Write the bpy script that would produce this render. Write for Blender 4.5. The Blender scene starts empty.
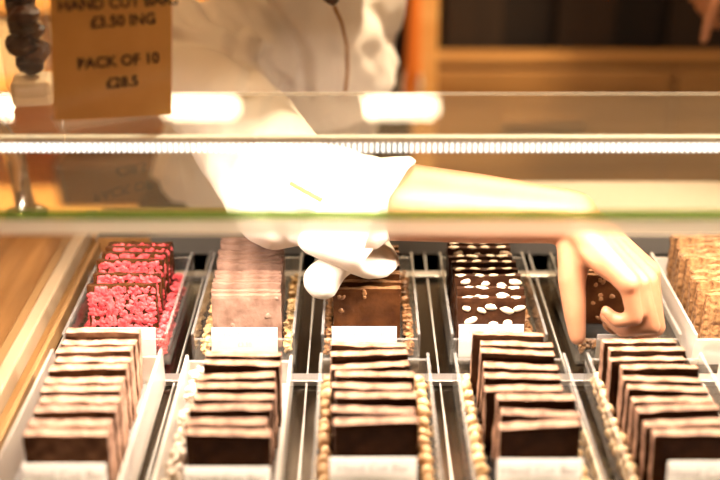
import bpy, bmesh, math, random
from mathutils import Vector, Matrix, noise
from mathutils.bvhtree import BVHTree

random.seed(11)
C = bpy.context.scene.collection
Z0 = 0.90                       # height of the display deck above the floor
H = 0.545                       # camera above the deck
PITCH = math.radians(26.3)
FPX = 1050.0
R = math.radians

# ------------------------------------------------------------------ helpers
def V(x, y, z): return Vector((x, y, z + Z0))

def project(p):
    x, y, z = p.x, p.y, p.z - Z0 - H
    f = y*math.cos(PITCH) - z*math.sin(PITCH)
    u = y*math.sin(PITCH) + z*math.cos(PITCH)
    return 360 + FPX*x/f, 240 - FPX*u/f

def ray(u, v):
    f, up = FPX, 240 - v
    return Vector((u-360, f*math.cos(PITCH)+up*math.sin(PITCH), -f*math.sin(PITCH)+up*math.cos(PITCH))).normalized()

def link(o, parent=None):
    C.objects.link(o)
    if parent is not None: o.parent = parent
    return o

def tag(o, label=None, cat=None, group=None, kind=None):
    if label: o['label'] = label
    if cat: o['category'] = cat
    if group: o['group'] = group
    if kind: o['kind'] = kind
    return o

def empty(name, loc, rot=(0, 0, 0)):
    o = bpy.data.objects.new(name, None)
    o.empty_display_size = .02
    o.location = loc; o.rotation_euler = rot
    return link(o)

def mesh_obj(name, bm, mat, parent=None, smooth=False):
    me = bpy.data.meshes.new(name)
    bm.normal_update(); bm.to_mesh(me); bm.free()
    if smooth:
        for p in me.polygons: p.use_smooth = True
    for m in (mat if isinstance(mat, (list, tuple)) else [mat]): me.materials.append(m)
    return link(bpy.data.objects.new(name, me), parent)

def add_box(bm, c, s, bev=0.0, rot=None):
    r = bmesh.ops.create_cube(bm, size=1)
    vs = r['verts']
    bmesh.ops.scale(bm, vec=Vector(s), verts=vs)
    if bev:
        es = list({e for v in vs for e in v.link_edges})
        bmesh.ops.bevel(bm, geom=es, offset=bev, segments=2, affect='EDGES', profile=.5)
        # bevel replaces verts: gather the newest island
        vs = island(bm)
    M = Matrix.Translation(Vector(c)) @ (rot.to_4x4() if rot else Matrix.Identity(4))
    bmesh.ops.transform(bm, matrix=M, verts=vs)

def island(bm):
    bm.verts.ensure_lookup_table()
    seen = set(); st = [bm.verts[-1]]
    while st:
        v = st.pop()
        if v in seen: continue
        seen.add(v)
        for e in v.link_edges: st.append(e.other_vert(v))
    return list(seen)

def box(name, c, s, mat, parent=None, bev=0.0):
    bm = bmesh.new(); add_box(bm, c, s, bev)
    return mesh_obj(name, bm, mat, parent)

def add_capsule(bm, p0, p1, r0, r1, seg=16, flat=1.0, ref=None, hemi=4):
    """tapered capsule; flat scales the radius along the axis nearest to ref"""
    p0, p1 = Vector(p0), Vector(p1)
    d = p1 - p0; L = d.length
    d = d/L if L > 1e-7 else Vector((0, 0, 1))
    ref = Vector(ref) if ref is not None else (Vector((0, 0, 1)) if abs(d.z) < .9 else Vector((1, 0, 0)))
    a = (ref - d*ref.dot(d)).normalized(); b = d.cross(a)
    rings = []
    for i in range(1, hemi+1):
        t = math.pi/2*i/hemi
        rings.append((p0 - d*r0*math.cos(t), r0*math.sin(t)))
    for i in range(0, hemi):
        t = math.pi/2*i/hemi
        rings.append((p1 + d*r1*math.sin(t), r1*math.cos(t)))
    vs = []
    for c, r in rings:
        vs.append([bm.verts.new(c + a*(r*flat*math.cos(2*math.pi*k/seg)) + b*(r*math.sin(2*math.pi*k/seg))) for k in range(seg)])
    t0 = bm.verts.new(p0 - d*r0); t1 = bm.verts.new(p1 + d*r1)
    for i in range(len(vs)-1):
        for k in range(seg):
            bm.faces.new((vs[i][k], vs[i][(k+1) % seg], vs[i+1][(k+1) % seg], vs[i+1][k]))
    for k in range(seg):
        bm.faces.new((t0, vs[0][(k+1) % seg], vs[0][k])); bm.faces.new((t1, vs[-1][k], vs[-1][(k+1) % seg]))

def chain(bm, pts, rad, seg=16, flat=1.0, ref=None):
    for i in range(len(pts)-1):
        add_capsule(bm, pts[i], pts[i+1], rad[i], rad[i+1], seg, flat, ref)

def add_ell(bm, c, r, rot=None, sub=3, jit=0, seed=0):
    res = bmesh.ops.create_icosphere(bm, subdivisions=sub, radius=1)
    vs = res['verts']
    for v in vs:
        k = 1.0
        if jit: k += jit*noise.noise(v.co*1.7 + Vector((seed*7.3, seed*3.1, seed)))
        v.co = Vector((v.co.x*r[0]*k, v.co.y*r[1]*k, v.co.z*r[2]*k))
    M = Matrix.Translation(Vector(c)) @ (rot.to_4x4() if rot else Matrix.Identity(4))
    bmesh.ops.transform(bm, matrix=M, verts=vs)

def remesh(name, bm, voxel, mat, parent=None, smooth=6, disp=None):
    me = bpy.data.meshes.new(name+'_raw'); bm.normal_update(); bm.to_mesh(me); bm.free()
    o = bpy.data.objects.new(name+'_raw', me); C.objects.link(o)
    m = o.modifiers.new('r', 'REMESH'); m.mode = 'VOXEL'; m.voxel_size = voxel
    s = o.modifiers.new('s', 'SMOOTH'); s.factor = .5; s.iterations = smooth
    dg = bpy.context.evaluated_depsgraph_get()
    nm = bpy.data.meshes.new_from_object(o.evaluated_get(dg))
    bpy.data.objects.remove(o); bpy.data.meshes.remove(me)
    nm.name = name; nm.materials.clear(); nm.materials.append(mat)
    if disp:
        ns = [v.normal.copy() for v in nm.vertices]
        for v, n in zip(nm.vertices, ns): v.co = v.co + n*disp(v.co, n)
    for p in nm.polygons: p.use_smooth = True
    return link(bpy.data.objects.new(name, nm), parent)

def tube(bm, pts, r, seg=8):
    n = len(pts); rs = r if isinstance(r, (list, tuple)) else [r]*n
    rings = []
    for i, p in enumerate(pts):
        t = (pts[min(i+1, n-1)] - pts[max(i-1, 0)]).normalized()
        ref = Vector((0, 0, 1)) if abs(t.z) < .9 else Vector((1, 0, 0))
        a = t.cross(ref).normalized(); b = t.cross(a)
        rings.append([bm.verts.new(p + a*rs[i]*math.cos(2*math.pi*k/seg) + b*rs[i]*math.sin(2*math.pi*k/seg)) for k in range(seg)])
    for i in range(n-1):
        for k in range(seg):
            bm.faces.new((rings[i][k], rings[i][(k+1) % seg], rings[i+1][(k+1) % seg], rings[i+1][k]))
    bm.faces.new(rings[0]); bm.faces.new(rings[-1][::-1])

def lathe(bm, prof, seg=24, c=(0, 0, 0)):
    c = Vector(c); rings = []
    for r, z in prof:
        rings.append([bm.verts.new(c + Vector((max(r, 1e-5)*math.cos(2*math.pi*k/seg), max(r, 1e-5)*math.sin(2*math.pi*k/seg), z))) for k in range(seg)])
    for i in range(len(rings)-1):
        for k in range(seg):
            bm.faces.new((rings[i][k], rings[i][(k+1) % seg], rings[i+1][(k+1) % seg], rings[i+1][k]))
    bm.faces.new(rings[0][::-1]); bm.faces.new(rings[-1])

def copy_tree(o):
    c = o.copy(); C.objects.link(c)
    for ch in o.children:
        k = ch.copy(); C.objects.link(k); k.parent = c
        k.matrix_parent_inverse = ch.matrix_parent_inverse.copy()
    return c

# ------------------------------------------------------------------ materials
def new_mat(name):
    m = bpy.data.materials.new(name); m.use_nodes = True
    nt = m.node_tree; nt.nodes.clear()
    return m, nt, nt.nodes.new('ShaderNodeOutputMaterial')

def pbr(name, col, rough=.5, metal=0.0, col2=None, scale=40, stretch=(1, 1, 1), bump=0.0, bscale=None, coat=0.0, sss=0.0, trans=None, detail=4, lo=.35, hi=.65, spec=.5, sheen=0):
    m, nt, out = new_mat(name)
    b = nt.nodes.new('ShaderNodeBsdfPrincipled')
    b.inputs['Base Color'].default_value = (*col, 1)
    b.inputs['Roughness'].default_value = rough
    b.inputs['Metallic'].default_value = metal
    b.inputs['Coat Weight'].default_value = coat
    b.inputs['Coat Roughness'].default_value = .05
    b.inputs['Specular IOR Level'].default_value = spec
    b.inputs['Sheen Weight'].default_value = sheen
    if sss:
        b.inputs['Subsurface Weight'].default_value = sss
        b.inputs['Subsurface Radius'].default_value = (1, .35, .15)
        b.inputs['Subsurface Scale'].default_value = .006
    if col2 or bump:
        tc = nt.nodes.new('ShaderNodeTexCoord'); mp = nt.nodes.new('ShaderNodeMapping')
        mp.inputs['Scale'].default_value = stretch
        nt.links.new(tc.outputs['Object'], mp.inputs['Vector'])
    if col2:
        n = nt.nodes.new('ShaderNodeTexNoise'); n.inputs['Scale'].default_value = scale; n.inputs['Detail'].default_value = detail
        nt.links.new(mp.outputs[0], n.inputs['Vector'])
        r = nt.nodes.new('ShaderNodeValToRGB')
        r.color_ramp.elements[0].position = lo; r.color_ramp.elements[1].position = hi
        r.color_ramp.elements[0].color = (*col, 1); r.color_ramp.elements[1].color = (*col2, 1)
        nt.links.new(n.outputs['Fac'], r.inputs[0]); nt.links.new(r.outputs[0], b.inputs['Base Color'])
    if bump:
        n2 = nt.nodes.new('ShaderNodeTexNoise'); n2.inputs['Scale'].default_value = bscale or scale; n2.inputs['Detail'].default_value = 5
        nt.links.new(mp.outputs[0], n2.inputs['Vector'])
        bp = nt.nodes.new('ShaderNodeBump'); bp.inputs['Strength'].default_value = bump; bp.inputs['Distance'].default_value = .002
        nt.links.new(n2.outputs['Fac'], bp.inputs['Height']); nt.links.new(bp.outputs[0], b.inputs['Normal'])
    sh = b.outputs[0]
    if trans:
        t = nt.nodes.new('ShaderNodeBsdfTranslucent'); t.inputs[0].default_value = (*trans[0], 1)
        mx = nt.nodes.new('ShaderNodeMixShader'); mx.inputs[0].default_value = trans[1]
        nt.links.new(sh, mx.inputs[1]); nt.links.new(t.outputs[0], mx.inputs[2]); sh = mx.outputs[0]
    nt.links.new(sh, out.inputs[0])
    return m

def clear(name, tint, ior=1.5, rough=.02, diffuse=0.0, dcol=(1, 1, 1), gain=1.0):
    """clear sheet: see-through with Fresnel mirror on its outer faces, plus an optional share of milky scattering"""
    m, nt, out = new_mat(name)
    t = nt.nodes.new('ShaderNodeBsdfTransparent'); t.inputs[0].default_value = (*tint, 1)
    g = nt.nodes.new('ShaderNodeBsdfGlossy'); g.inputs['Roughness'].default_value = rough
    fr = nt.nodes.new('ShaderNodeFresnel'); fr.inputs['IOR'].default_value = ior
    ge = nt.nodes.new('ShaderNodeNewGeometry')
    inv = nt.nodes.new('ShaderNodeMath'); inv.operation = 'SUBTRACT'; inv.inputs[0].default_value = 1
    nt.links.new(ge.outputs['Backfacing'], inv.inputs[1])
    mul = nt.nodes.new('ShaderNodeMath'); mul.operation = 'MULTIPLY'
    nt.links.new(fr.outputs[0], mul.inputs[0]); nt.links.new(inv.outputs[0], mul.inputs[1])
    m2 = nt.nodes.new('ShaderNodeMath'); m2.operation = 'MULTIPLY'; m2.use_clamp = True; m2.inputs[1].default_value = gain
    nt.links.new(mul.outputs[0], m2.inputs[0])
    sh = t.outputs[0]
    if diffuse:
        d = nt.nodes.new('ShaderNodeBsdfDiffuse'); d.inputs[0].default_value = (*dcol, 1)
        tl = nt.nodes.new('ShaderNodeBsdfTranslucent'); tl.inputs[0].default_value = (*dcol, 1)
        ad = nt.nodes.new('ShaderNodeMixShader'); ad.inputs[0].default_value = .5
        nt.links.new(d.outputs[0], ad.inputs[1]); nt.links.new(tl.outputs[0], ad.inputs[2])
        mx = nt.nodes.new('ShaderNodeMixShader'); mx.inputs[0].default_value = diffuse
        nt.links.new(sh, mx.inputs[1]); nt.links.new(ad.outputs[0], mx.inputs[2]); sh = mx.outputs[0]
    mx = nt.nodes.new('ShaderNodeMixShader')
    nt.links.new(m2.outputs[0], mx.inputs[0]); nt.links.new(sh, mx.inputs[1]); nt.links.new(g.outputs[0], mx.inputs[2])
    nt.links.new(mx.outputs[0], out.inputs[0])
    return m

def emit(name, col, s):
    m, nt, out = new_mat(name)
    e = nt.nodes.new('ShaderNodeEmission'); e.inputs[0].default_value = (*col, 1); e.inputs[1].default_value = s
    nt.links.new(e.outputs[0], out.inputs[0])
    return m

M = {}
M['wood_pale'] = pbr('pale_oak', (.22, .095, .022), .5, col2=(.34, .165, .05), scale=9, stretch=(6, .5, 6), bump=.15, bscale=30)
M['wood_counter'] = pbr('counter_wood', (.30, .14, .04), .45, col2=(.46, .24, .08), scale=6, stretch=(.5, 6, 6))
M['wood_orange'] = pbr('orange_wood', (.72, .34, .09), .45, col2=(.86, .50, .18), scale=5, stretch=(.6, 5, 5))
M['wood_dark'] = pbr('dark_timber', (.008, .0035, .0015), .6, col2=(.014, .006, .003), scale=3, stretch=(8, 1, .6))
M['wood_slat'] = pbr('slat_timber', (.018, .008, .0035), .8, col2=(.03, .014, .006), scale=3, stretch=(8, 1, .6))
M['wood_brown'] = pbr('brown_trim', (.16, .075, .02), .4, col2=(.24, .12, .035), scale=8, stretch=(6, .4, 6))
M['tan'] = pbr('tan_trim', (.24, .13, .05), .5, col2=(.30, .175, .07), spec=.2, scale=8, stretch=(6, .4, 6))
M['cream'] = pbr('cream_paint', (.36, .26, .155), .5, spec=.2)
M['cream_wall'] = pbr('cream_wall', (.76, .60, .40), .8, col2=(.80, .65, .45), scale=2)
M['ledge'] = pbr('ledge_cream', (.46, .39, .30), .35)
M['floor'] = pbr('floor_tiles', (.16, .10, .06), .5, col2=(.2, .13, .08), scale=3)
M['steel'] = pbr('dark_steel', (.075, .060, .045), .2, 1.0, col2=(.11, .09, .065), scale=3)
M['black'] = pbr('black_panel', (.008, .006, .005), .35)
M['grey'] = pbr('grey_lip', (.12, .105, .085), .4)
M['alu'] = pbr('brushed_bar', (.42, .39, .35), .3, .8)
M['chrome'] = pbr('chrome', (.8, .75, .68), .12, 1.0)
M['seam'] = pbr('seam_metal', (.45, .42, .38), .3, .5)
M['card'] = pbr('white_card', (.88, .86, .84), .5, trans=((.95, .92, .88), .6))
M['ink'] = pbr('grey_ink', (.55, .5, .46), .7)
M['kraft'] = pbr('kraft_card', (.56, .28, .085), .25, col2=(.62, .32, .10), scale=30, coat=1.0)
M['pen'] = pbr('pen_ink', (.022, .008, .002), .6)
M['acrylic'] = clear('clear_acrylic', (.94, .93, .9), 1.49, .03, .05, (1, .97, .92))
M['frost'] = clear('frosted_acrylic', (.95, .93, .9), 1.49, .15, .55, (.95, .92, .88))
M['rim'] = clear('acrylic_edge', (.95, .93, .9), 1.49, .1, .2, (1, .97, .92))
M['glass'] = clear('counter_glass', (.955, .965, .94), 1.52, .015, .035, (1, .86, .64), 1.0)
M['edge_pale'] = clear('polished_glass_edge', (.95, .94, .91), 1.5, .2, .58, (.95, .93, .90))
M['edge_green'] = clear('green_glass_edge', (.50, .62, .32), 1.5, .2, .36, (.30, .46, .14))
M['bag'] = clear('cellophane', (.92, .9, .86), 1.45, .08, .05, (1, .95, .9))
M['led'] = emit('led_light', (1, .86, .75), 1250)
M['led_side'] = emit('led_side_glow', (1, .93, .86), 2.4)
M['strip_white'] = pbr('white_plastic', (.85, .84, .82), .4)
M['lamp'] = emit('lamp_diffuser', (1, .80, .52), 20)
M['lamp2'] = emit('ceiling_lamp_glow', (1, .70, .40), 60)
M['lamp3'] = emit('ceiling_lamp_low', (1, .66, .36), 34)
M['lamp4'] = emit('ceiling_lamp_bright', (1, .64, .32), 45)
M['choc'] = pbr('dark_chocolate', (.026, .009, .004), .38, col2=(.052, .020, .008), spec=.18, scale=90, bump=.5, bscale=160)
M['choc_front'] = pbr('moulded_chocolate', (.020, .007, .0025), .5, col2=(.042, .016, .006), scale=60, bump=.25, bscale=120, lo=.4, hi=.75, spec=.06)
M['cut_edge'] = pbr('lit_cut_edge', (.14, .064, .034), .6, col2=(.37, .205, .128), scale=120, bump=.6, bscale=200, spec=.25)  # cut edges, lightened in colour for the strip light on bar tops
M['cut_edge_pink'] = pbr('lit_pale_cut_edge', (.20, .098, .056), .6, col2=(.46, .275, .19), scale=110, bump=.6, bscale=200, spec=.25)  # paler cut edges with the overhead light put into their colour
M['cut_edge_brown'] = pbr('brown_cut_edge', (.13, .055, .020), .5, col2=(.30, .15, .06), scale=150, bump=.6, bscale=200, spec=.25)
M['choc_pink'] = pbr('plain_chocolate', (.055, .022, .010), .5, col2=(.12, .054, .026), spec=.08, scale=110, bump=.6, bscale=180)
M['choc_milk'] = pbr('pale_milk_chocolate', (.15, .077, .047), .5, col2=(.31, .185, .13), scale=70, bump=.5, bscale=120, stretch=(1, 1, 1))
M['choc_brown'] = pbr('milk_chocolate', (.036, .0105, .003), .36, col2=(.080, .028, .008), spec=.14, scale=60, bump=.5, bscale=110)
M['choc_gold'] = pbr('golden_chocolate', (.13, .050, .013), .5, col2=(.42, .22, .085), scale=210, bump=1.0, bscale=220)
M['rasp'] = pbr('raspberry_bits', (.48, .025, .032), .6, col2=(.74, .13, .13), scale=160, bump=.4, bscale=300, sss=.0)
M['almond'] = pbr('blanched_almond', (.78, .60, .40), .5, col2=(.85, .70, .52), scale=90)
M['crumb'] = pbr('nut_crumb', (.50, .30, .11), .6, col2=(.68, .48, .24), scale=120)
M['crumb_brown'] = pbr('brown_crumb', (.17, .07, .022), .5, col2=(.32, .15, .05), scale=120)
M['crumb_white'] = pbr('white_flakes', (.62, .52, .40), .7)
M['nut'] = pbr('pale_hazelnut', (.66, .43, .20), .5, col2=(.82, .64, .40), scale=110)
M['amber_nut'] = pbr('toasted_hazelnut', (.42, .22, .08), .6, col2=(.68, .47, .26), scale=110)
M['skin'] = pbr('skin', (.35, .150, .072), .5, col2=(.39, .172, .085), scale=25, bump=.08, bscale=400, sss=.12)
M['shirt'] = pbr('cream_cotton', (.74, .66, .55), .85, bump=.05, bscale=900, sheen=.2, trans=((.75, .66, .55), .12))
M['piping_crease'] = pbr('ochre_piping_crease', (.30, .13, .03), .7)
M['shirt_dark'] = pbr('dark_shirt', (.03, .02, .016), .9)
M['trousers'] = pbr('dark_trousers', (.02, .018, .02), .9)
M['shoe'] = pbr('black_shoe', (.01, .01, .01), .4)
M['hair'] = pbr('brown_hair', (.035, .014, .005), .5, col2=(.07, .028, .01), scale=30, stretch=(8, 8, .6))
M['eye'] = pbr('eye', (.05, .03, .02), .2)
M['lip'] = pbr('lips', (.5, .18, .14), .4)
M['orange'] = pbr('orange_card', (.85, .20, .02), .5)
M['orange_cloth'] = pbr('orange_cloth', (.80, .22, .03), .9)
M['white_box'] = pbr('cream_box', (.72, .58, .38), .6)
M['basket'] = pbr('dark_wicker', (.022, .009, .004), .7, col2=(.05, .02, .008), scale=60)
M['ribbon'] = pbr('pale_ribbon', (.8, .72, .6), .5)

# ------------------------------------------------------------------ room shell
def struct(o): o['kind'] = 'structure'; return o
struct(box('floor', (0, .5, -.02), (5.2, 5.4, .04), M['floor']))
struct(box('ceiling', (0, .5, 2.72), (5.2, 5.4, .04), M['cream_wall']))
struct(box('wall_left', (-2.62, .5, 1.35), (.04, 5.4, 2.7), M['cream_wall']))
struct(box('wall_right', (2.62, .5, 1.35), (.04, 5.4, 2.7), M['cream_wall']))
struct(box('wall_front', (0, -2.22, 1.35), (5.2, .04, 2.7), M['wood_dark']))
struct(box('wall_back', (0, 3.12, 1.35), (5.2, .04, 2.7), M['cream_wall']))
bm = bmesh.new(); add_box(bm, (0, 3.095, .70), (5.18, .01, 1.4)); add_box(bm, (0, 3.08, 1.42), (5.18, .04, .04), .004)
x = -2.45
while x < 2.5:                                       # broad vertical planks with gaps
    add_box(bm, (x, 3.083, .70), (.15, .014, 1.40), .003); x += .235
struct(mesh_obj('trim_1', bm, M['wood_dark']))

# ------------------------------------------------------------------ display case
case = empty('display_case', V(0, .8, -Z0))
tag(case, 'chocolate counter with dark steel deck, wooden side rail and glass shelf above it', 'display case')
def cpart(name, c, s, mat, bev=0.0):
    o = box(name, V(*c) - V(0, .8, -Z0), s, mat, case, bev); return o
cpart('deck', (.1, .755, -.012), (.80, .63, .02), M['steel'])
cpart('rear_well', (.1, 1.045, -.011), (.80, .05, .018), M['black'])
cpart('rear_panel', (.1, 1.078, .002), (.80, .016, .036), M['grey'])
cpart('rear_ledge', (.305, 1.160, .008), (.49, .146, .024), M['ledge'], .003)
cpart('wooden_ledge', (-.1255, 1.122, .006), (.371, .066, .024), M['wood_counter'], .003)
cpart('rear_bead', (.12, 1.096, .0235), (.86, .010, .007), M['grey'])
cpart('crossbar', (.1, .811, .0005), (.80, .013, .006), M['alu'], .001)
cpart('crossbar', (.1, 1.014, .0005), (.80, .012, .006), M['alu'], .001)
for x in (-.292, -.1705, -.0489, .0735, .1925, .3145, .437):
    cpart('seam_strip', (x, .755, -.0005), (.0016, .63, .003), M['seam'])
cpart('outer_rail', (-.3305, .80, .006), (.012, .66, .030), M['tan'], .002)
cpart('cream_rail', (-.3175, .80, .008), (.014, .66, .034), M['cream'], .002)
cpart('brown_rail', (-.3055, .80, -.002), (.010, .66, .020), M['wood_brown'], .001)
cpart('inner_rail', (-.2985, .80, .001), (.005, .66, .026), M['tan'], .001)
cpart('corner_block', (-.268, 1.078, .001), (.060, .018, .038), M['wood_pale'], .001)
cpart('front_panel', (.1, .44, -.46), (.86, .02, .88), M['wood_counter'])
cpart('back_panel', (.1, 1.06, -.46), (.86, .02, .86), M['wood_counter'])
# posts that carry the glass shelf
for x in (-.395, .50):
    bm = bmesh.new()
    o = V(0, .8, -Z0)
    tube(bm, [V(x, 1.13, .018)-o, V(x, 1.12, .10)-o, V(x, 1.02, .225)-o, V(x, .865, .2345)-o], [.013, .012, .010, .008], 14)
    lathe(bm, [(.024, 0), (.024, .006), (.014, .010)], 20, V(x, 1.13, .018)-o)
    mesh_obj('shelf_post', bm, M['chrome'], case, True)
gl = cpart('glass_shelf', (.05, .7665, .2465), (1.02, .248, .008), M['glass'])
cpart('polished_edge', (.05, .6405, .2395), (1.02, .003, .012), M['edge_pale'])
cpart('green_edge', (.05, .6405, .2475), (1.02, .003, .0060), M['edge_green'])
cpart('back_edge', (.05, .8915, .2490), (1.02, .002, .003), M['rim'])

# wooden counter top beside the case
wc = empty('side_counter', V(-.75, .8, -Z0))
tag(wc, 'wooden counter with grained top beside the case rail', 'counter')
box('counter_top', (-.005+.0, 0, Z0-.012), (.818, .70, .03), M['wood_pale'], wc, .002)
box('counter_body', (0, .02, .43), (.76, .6, .86), M['wood_counter'], wc)

# ------------------------------------------------------------------ LED strip
strip = empty('led_strip', V(0, .803, .2425))
tag(strip, 'white strip of tiny LED lights fixed under the glass shelf', 'light')
box('channel', (.10, 0, -.0010), (.83, .007, .0018), M['strip_white'], strip)
box('carrier', (.10, 0, -.0034), (.83, .006, .0030), M['strip_white'], strip)
def diode_bm(bm, x=0.0):
    """one chip: bright window below, softer glow from its four flanks"""
    n0 = len(bm.faces); add_box(bm, (x, 0, 0), (.0023, .0046, .0085))
    bm.faces.ensure_lookup_table(); bm.normal_update()
    for f in bm.faces[n0:]: f.material_index = 0 if f.normal.z < -.9 else 1
bm = bmesh.new(); diode_bm(bm)
d0 = mesh_obj('diode', bm, [M['led'], M['led_side']], strip)
pitch = .0047
d0.location = (-50*pitch, 0, -.0092)
for i in range(1, 100):
    d = d0.copy(); C.objects.link(d); d.location = ((i-50)*pitch, 0, -.0092)
bm = bmesh.new()
for i in list(range(-66, -50)) + list(range(50, 108)): diode_bm(bm, i*pitch)
od = mesh_obj('outer_diodes', bm, [M['led'], M['led_side']], strip); od.location = (0, 0, -.0092)
tag(od, kind='stuff')

# ------------------------------------------------------------------ trays
TRAYS = {}
def tray(key, xc, w, y0, y1, label, wall='acrylic', h=.030):
    o = empty('tray', V(xc, (y0+y1)/2, .0036))
    tag(o, label, 'tray', 'chocolate trays')
    L = y1-y0; t = .0026; wm = M[wall]
    box('base_panel', (0, 0, .0012), (w, L, .0024), M['frost'] if wall == 'frost' else M['acrylic'], o)
    for s in (-1, 1):
        box('side_wall', (s*(w/2-t/2), 0, .0024+h/2), (t, L, h), wm, o)
        box('wall_edge', (s*(w/2-t/2), 0, .0024+h+.0004), (t, L, .0008), M['rim'], o)
    for s in (-1, 1):
        box('end_wall', (0, s*(L/2-t/2), .0024+h*.4), (w-2*t, t, h*.8), wm, o)
        box('wall_edge', (0, s*(L/2-t/2), .0024+h*.8+.0004), (w-2*t, t, .0008), M['rim'], o)
    TRAYS[key] = (xc, w, y0, y1)
    return o
BY = (.832, 1.000); FY = (.596, .800)
tray('B1', -.2270, .098, *BY, 'clear tray of raspberry bars behind the pink bars, next to the wooden rail')
tray('B2', -.1085, .096, *BY, 'clear tray holding pale milk chocolate bars and nut crumbs')
tray('B3', .0100, .092, *BY, 'clear tray of plain brown bars under the white sleeve cuff')
tray('B4', .1290, .090, *BY, 'clear tray holding dark bars studded with white almonds')
tray('B5', .2500, .096, *BY, 'clear tray the hand is reaching into')
tray('B6', .3640, .108, *BY, 'frosted tray holding rough golden brown bars', 'frost')
tray('F1', -.2270, .100, *FY, 'white frosted tray in the front row beside the wooden rail', 'frost', .034)
tray('F2', -.1085, .096, *FY, 'front row tray with white flakes, in front of the pale milk bars', 'frost', .028)
tray('F3', .0130, .098, *FY, 'front row tray with amber nuts, in front of the plain brown bars')
tray('F4', .1340, .100, *FY, 'front row tray with pale hazelnuts, in front of the almond bars')
tray('F5', .2550, .104, *FY, 'front row tray with toasted nuts, in front of the reaching hand')
tray('F6', .3760, .104, *FY, 'front row tray of pale crumbs, in front of the golden bars', 'frost')
TZ = .0036 + .0024 + .0001       # top of the tray floor

# ------------------------------------------------------------------ chocolate bars
def slab_bm(w, h, t, seed, rough=.0012, nx=16, nz=16):
    bm = bmesh.new(); s = Vector((seed*3.7, seed*1.9, seed*.7))
    def P(i, k, f):
        u = i/nx - .5; v = k/nz
        x, z = u*w, v*h
        ex = abs(u)*2; ez = v
        if i in (0, nx): x += rough*1.1*noise.noise(Vector((f*2, k*.4, 3)) + s)
        if k == nz: z += rough*1.5*noise.noise(Vector((i*.3, f*1.2, 9)) + s) + rough*.5*noise.noise(Vector((i*1.3, f*2, 5)) + s)
        y = (-t/2 if f == 0 else t/2) + rough*.55*noise.noise(Vector((x*90, z*90, f*4)) + s)
        if i in (0, nx) or k in (0, nz): y *= .86
        return bm.verts.new((x, y, max(z, 0)))
    F = [[P(i, k, 0) for k in range(nz+1)] for i in range(nx+1)]
    B = [[P(i, k, 1) for k in range(nz+1)] for i in range(nx+1)]
    for i in range(nx):
        for k in range(nz):
            bm.faces.new((F[i][k], F[i+1][k], F[i+1][k+1], F[i][k+1]))
            bm.faces.new((B[i][k], B[i][k+1], B[i+1][k+1], B[i+1][k]))
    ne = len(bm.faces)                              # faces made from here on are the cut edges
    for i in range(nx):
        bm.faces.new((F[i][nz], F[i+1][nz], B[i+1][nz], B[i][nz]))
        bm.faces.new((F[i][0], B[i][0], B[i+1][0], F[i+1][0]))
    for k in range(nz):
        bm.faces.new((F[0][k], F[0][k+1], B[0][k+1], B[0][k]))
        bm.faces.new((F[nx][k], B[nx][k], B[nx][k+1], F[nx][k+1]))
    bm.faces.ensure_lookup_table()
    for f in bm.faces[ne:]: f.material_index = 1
    return bm

def make_bar(kind, w, h, t, seed):
    rnd = random.Random(seed)
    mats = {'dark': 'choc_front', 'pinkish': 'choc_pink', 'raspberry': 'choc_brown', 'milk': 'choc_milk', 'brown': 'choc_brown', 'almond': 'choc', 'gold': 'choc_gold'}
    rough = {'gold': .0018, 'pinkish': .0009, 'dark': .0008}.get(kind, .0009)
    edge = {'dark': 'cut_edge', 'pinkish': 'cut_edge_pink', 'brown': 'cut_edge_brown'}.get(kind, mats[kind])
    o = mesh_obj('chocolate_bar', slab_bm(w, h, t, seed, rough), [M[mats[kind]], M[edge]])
    if kind == 'raspberry':
        bm = bmesh.new()
        for k in range(430):
            x, z = rnd.uniform(-.47, .47)*w, rnd.uniform(.04, .97)*h
            r = rnd.uniform(.0018, .0036)
            add_ell(bm, (x, -t/2-.0002, z), (r, r*.6, r*rnd.uniform(.6, 1)), Matrix.Rotation(rnd.uniform(0, 6), 3, 'Y'), 1, .5, k)
        tag(mesh_obj('raspberry_topping', bm, M['rasp'], o), 'pink raspberry topping', kind='stuff')
    if kind == 'almond':
        spots = [((-.38+.19*k)*w, h*rnd.uniform(.74, .90)) for k in range(5)] + [((-.28+.27*k)*w, h*rnd.uniform(.52, .60)) for k in range(3)]
        for k, (x, z) in enumerate(spots):
            bm = bmesh.new()
            add_ell(bm, (x + rnd.uniform(-.003, .003), -t/2+.0002, z), (rnd.uniform(.0042, .0070), .0017, rnd.uniform(.0026, .0036)), Matrix.Rotation(rnd.uniform(-.5, .5), 3, 'Y'), 2, .25, k)
            mesh_obj('almond_piece', bm, M['almond'], o, True)
        for k in range(4):
            bm = bmesh.new()
            add_ell(bm, ((-.36+.24*k)*w + rnd.uniform(-.003, .003), rnd.uniform(-.001, .001), h-.0002), (rnd.uniform(.0045, .0068), .0028, .0015), Matrix.Rotation(rnd.uniform(-.5, .5), 3, 'Z'), 2, .25, k+20)
            mesh_obj('almond_piece', bm, M['almond'], o, True)
    if kind in ('brown', 'milk'):
        bm = bmesh.new()
        for k in range(9 if kind == 'brown' else 5):
            add_ell(bm, (rnd.uniform(-.44, .44)*w, -t/2+.0004, rnd.uniform(.1, .95)*h), (rnd.uniform(.002, .004), .0012, rnd.uniform(.0015, .003)), Matrix.Rotation(rnd.uniform(0, 3), 3, 'Y'), 2, .3, k)
        tag(mesh_obj('nut_flecks', bm, M['crumb_brown'] if kind == 'brown' else M['choc_milk'], o, True), kind='stuff')
    return o

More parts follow.
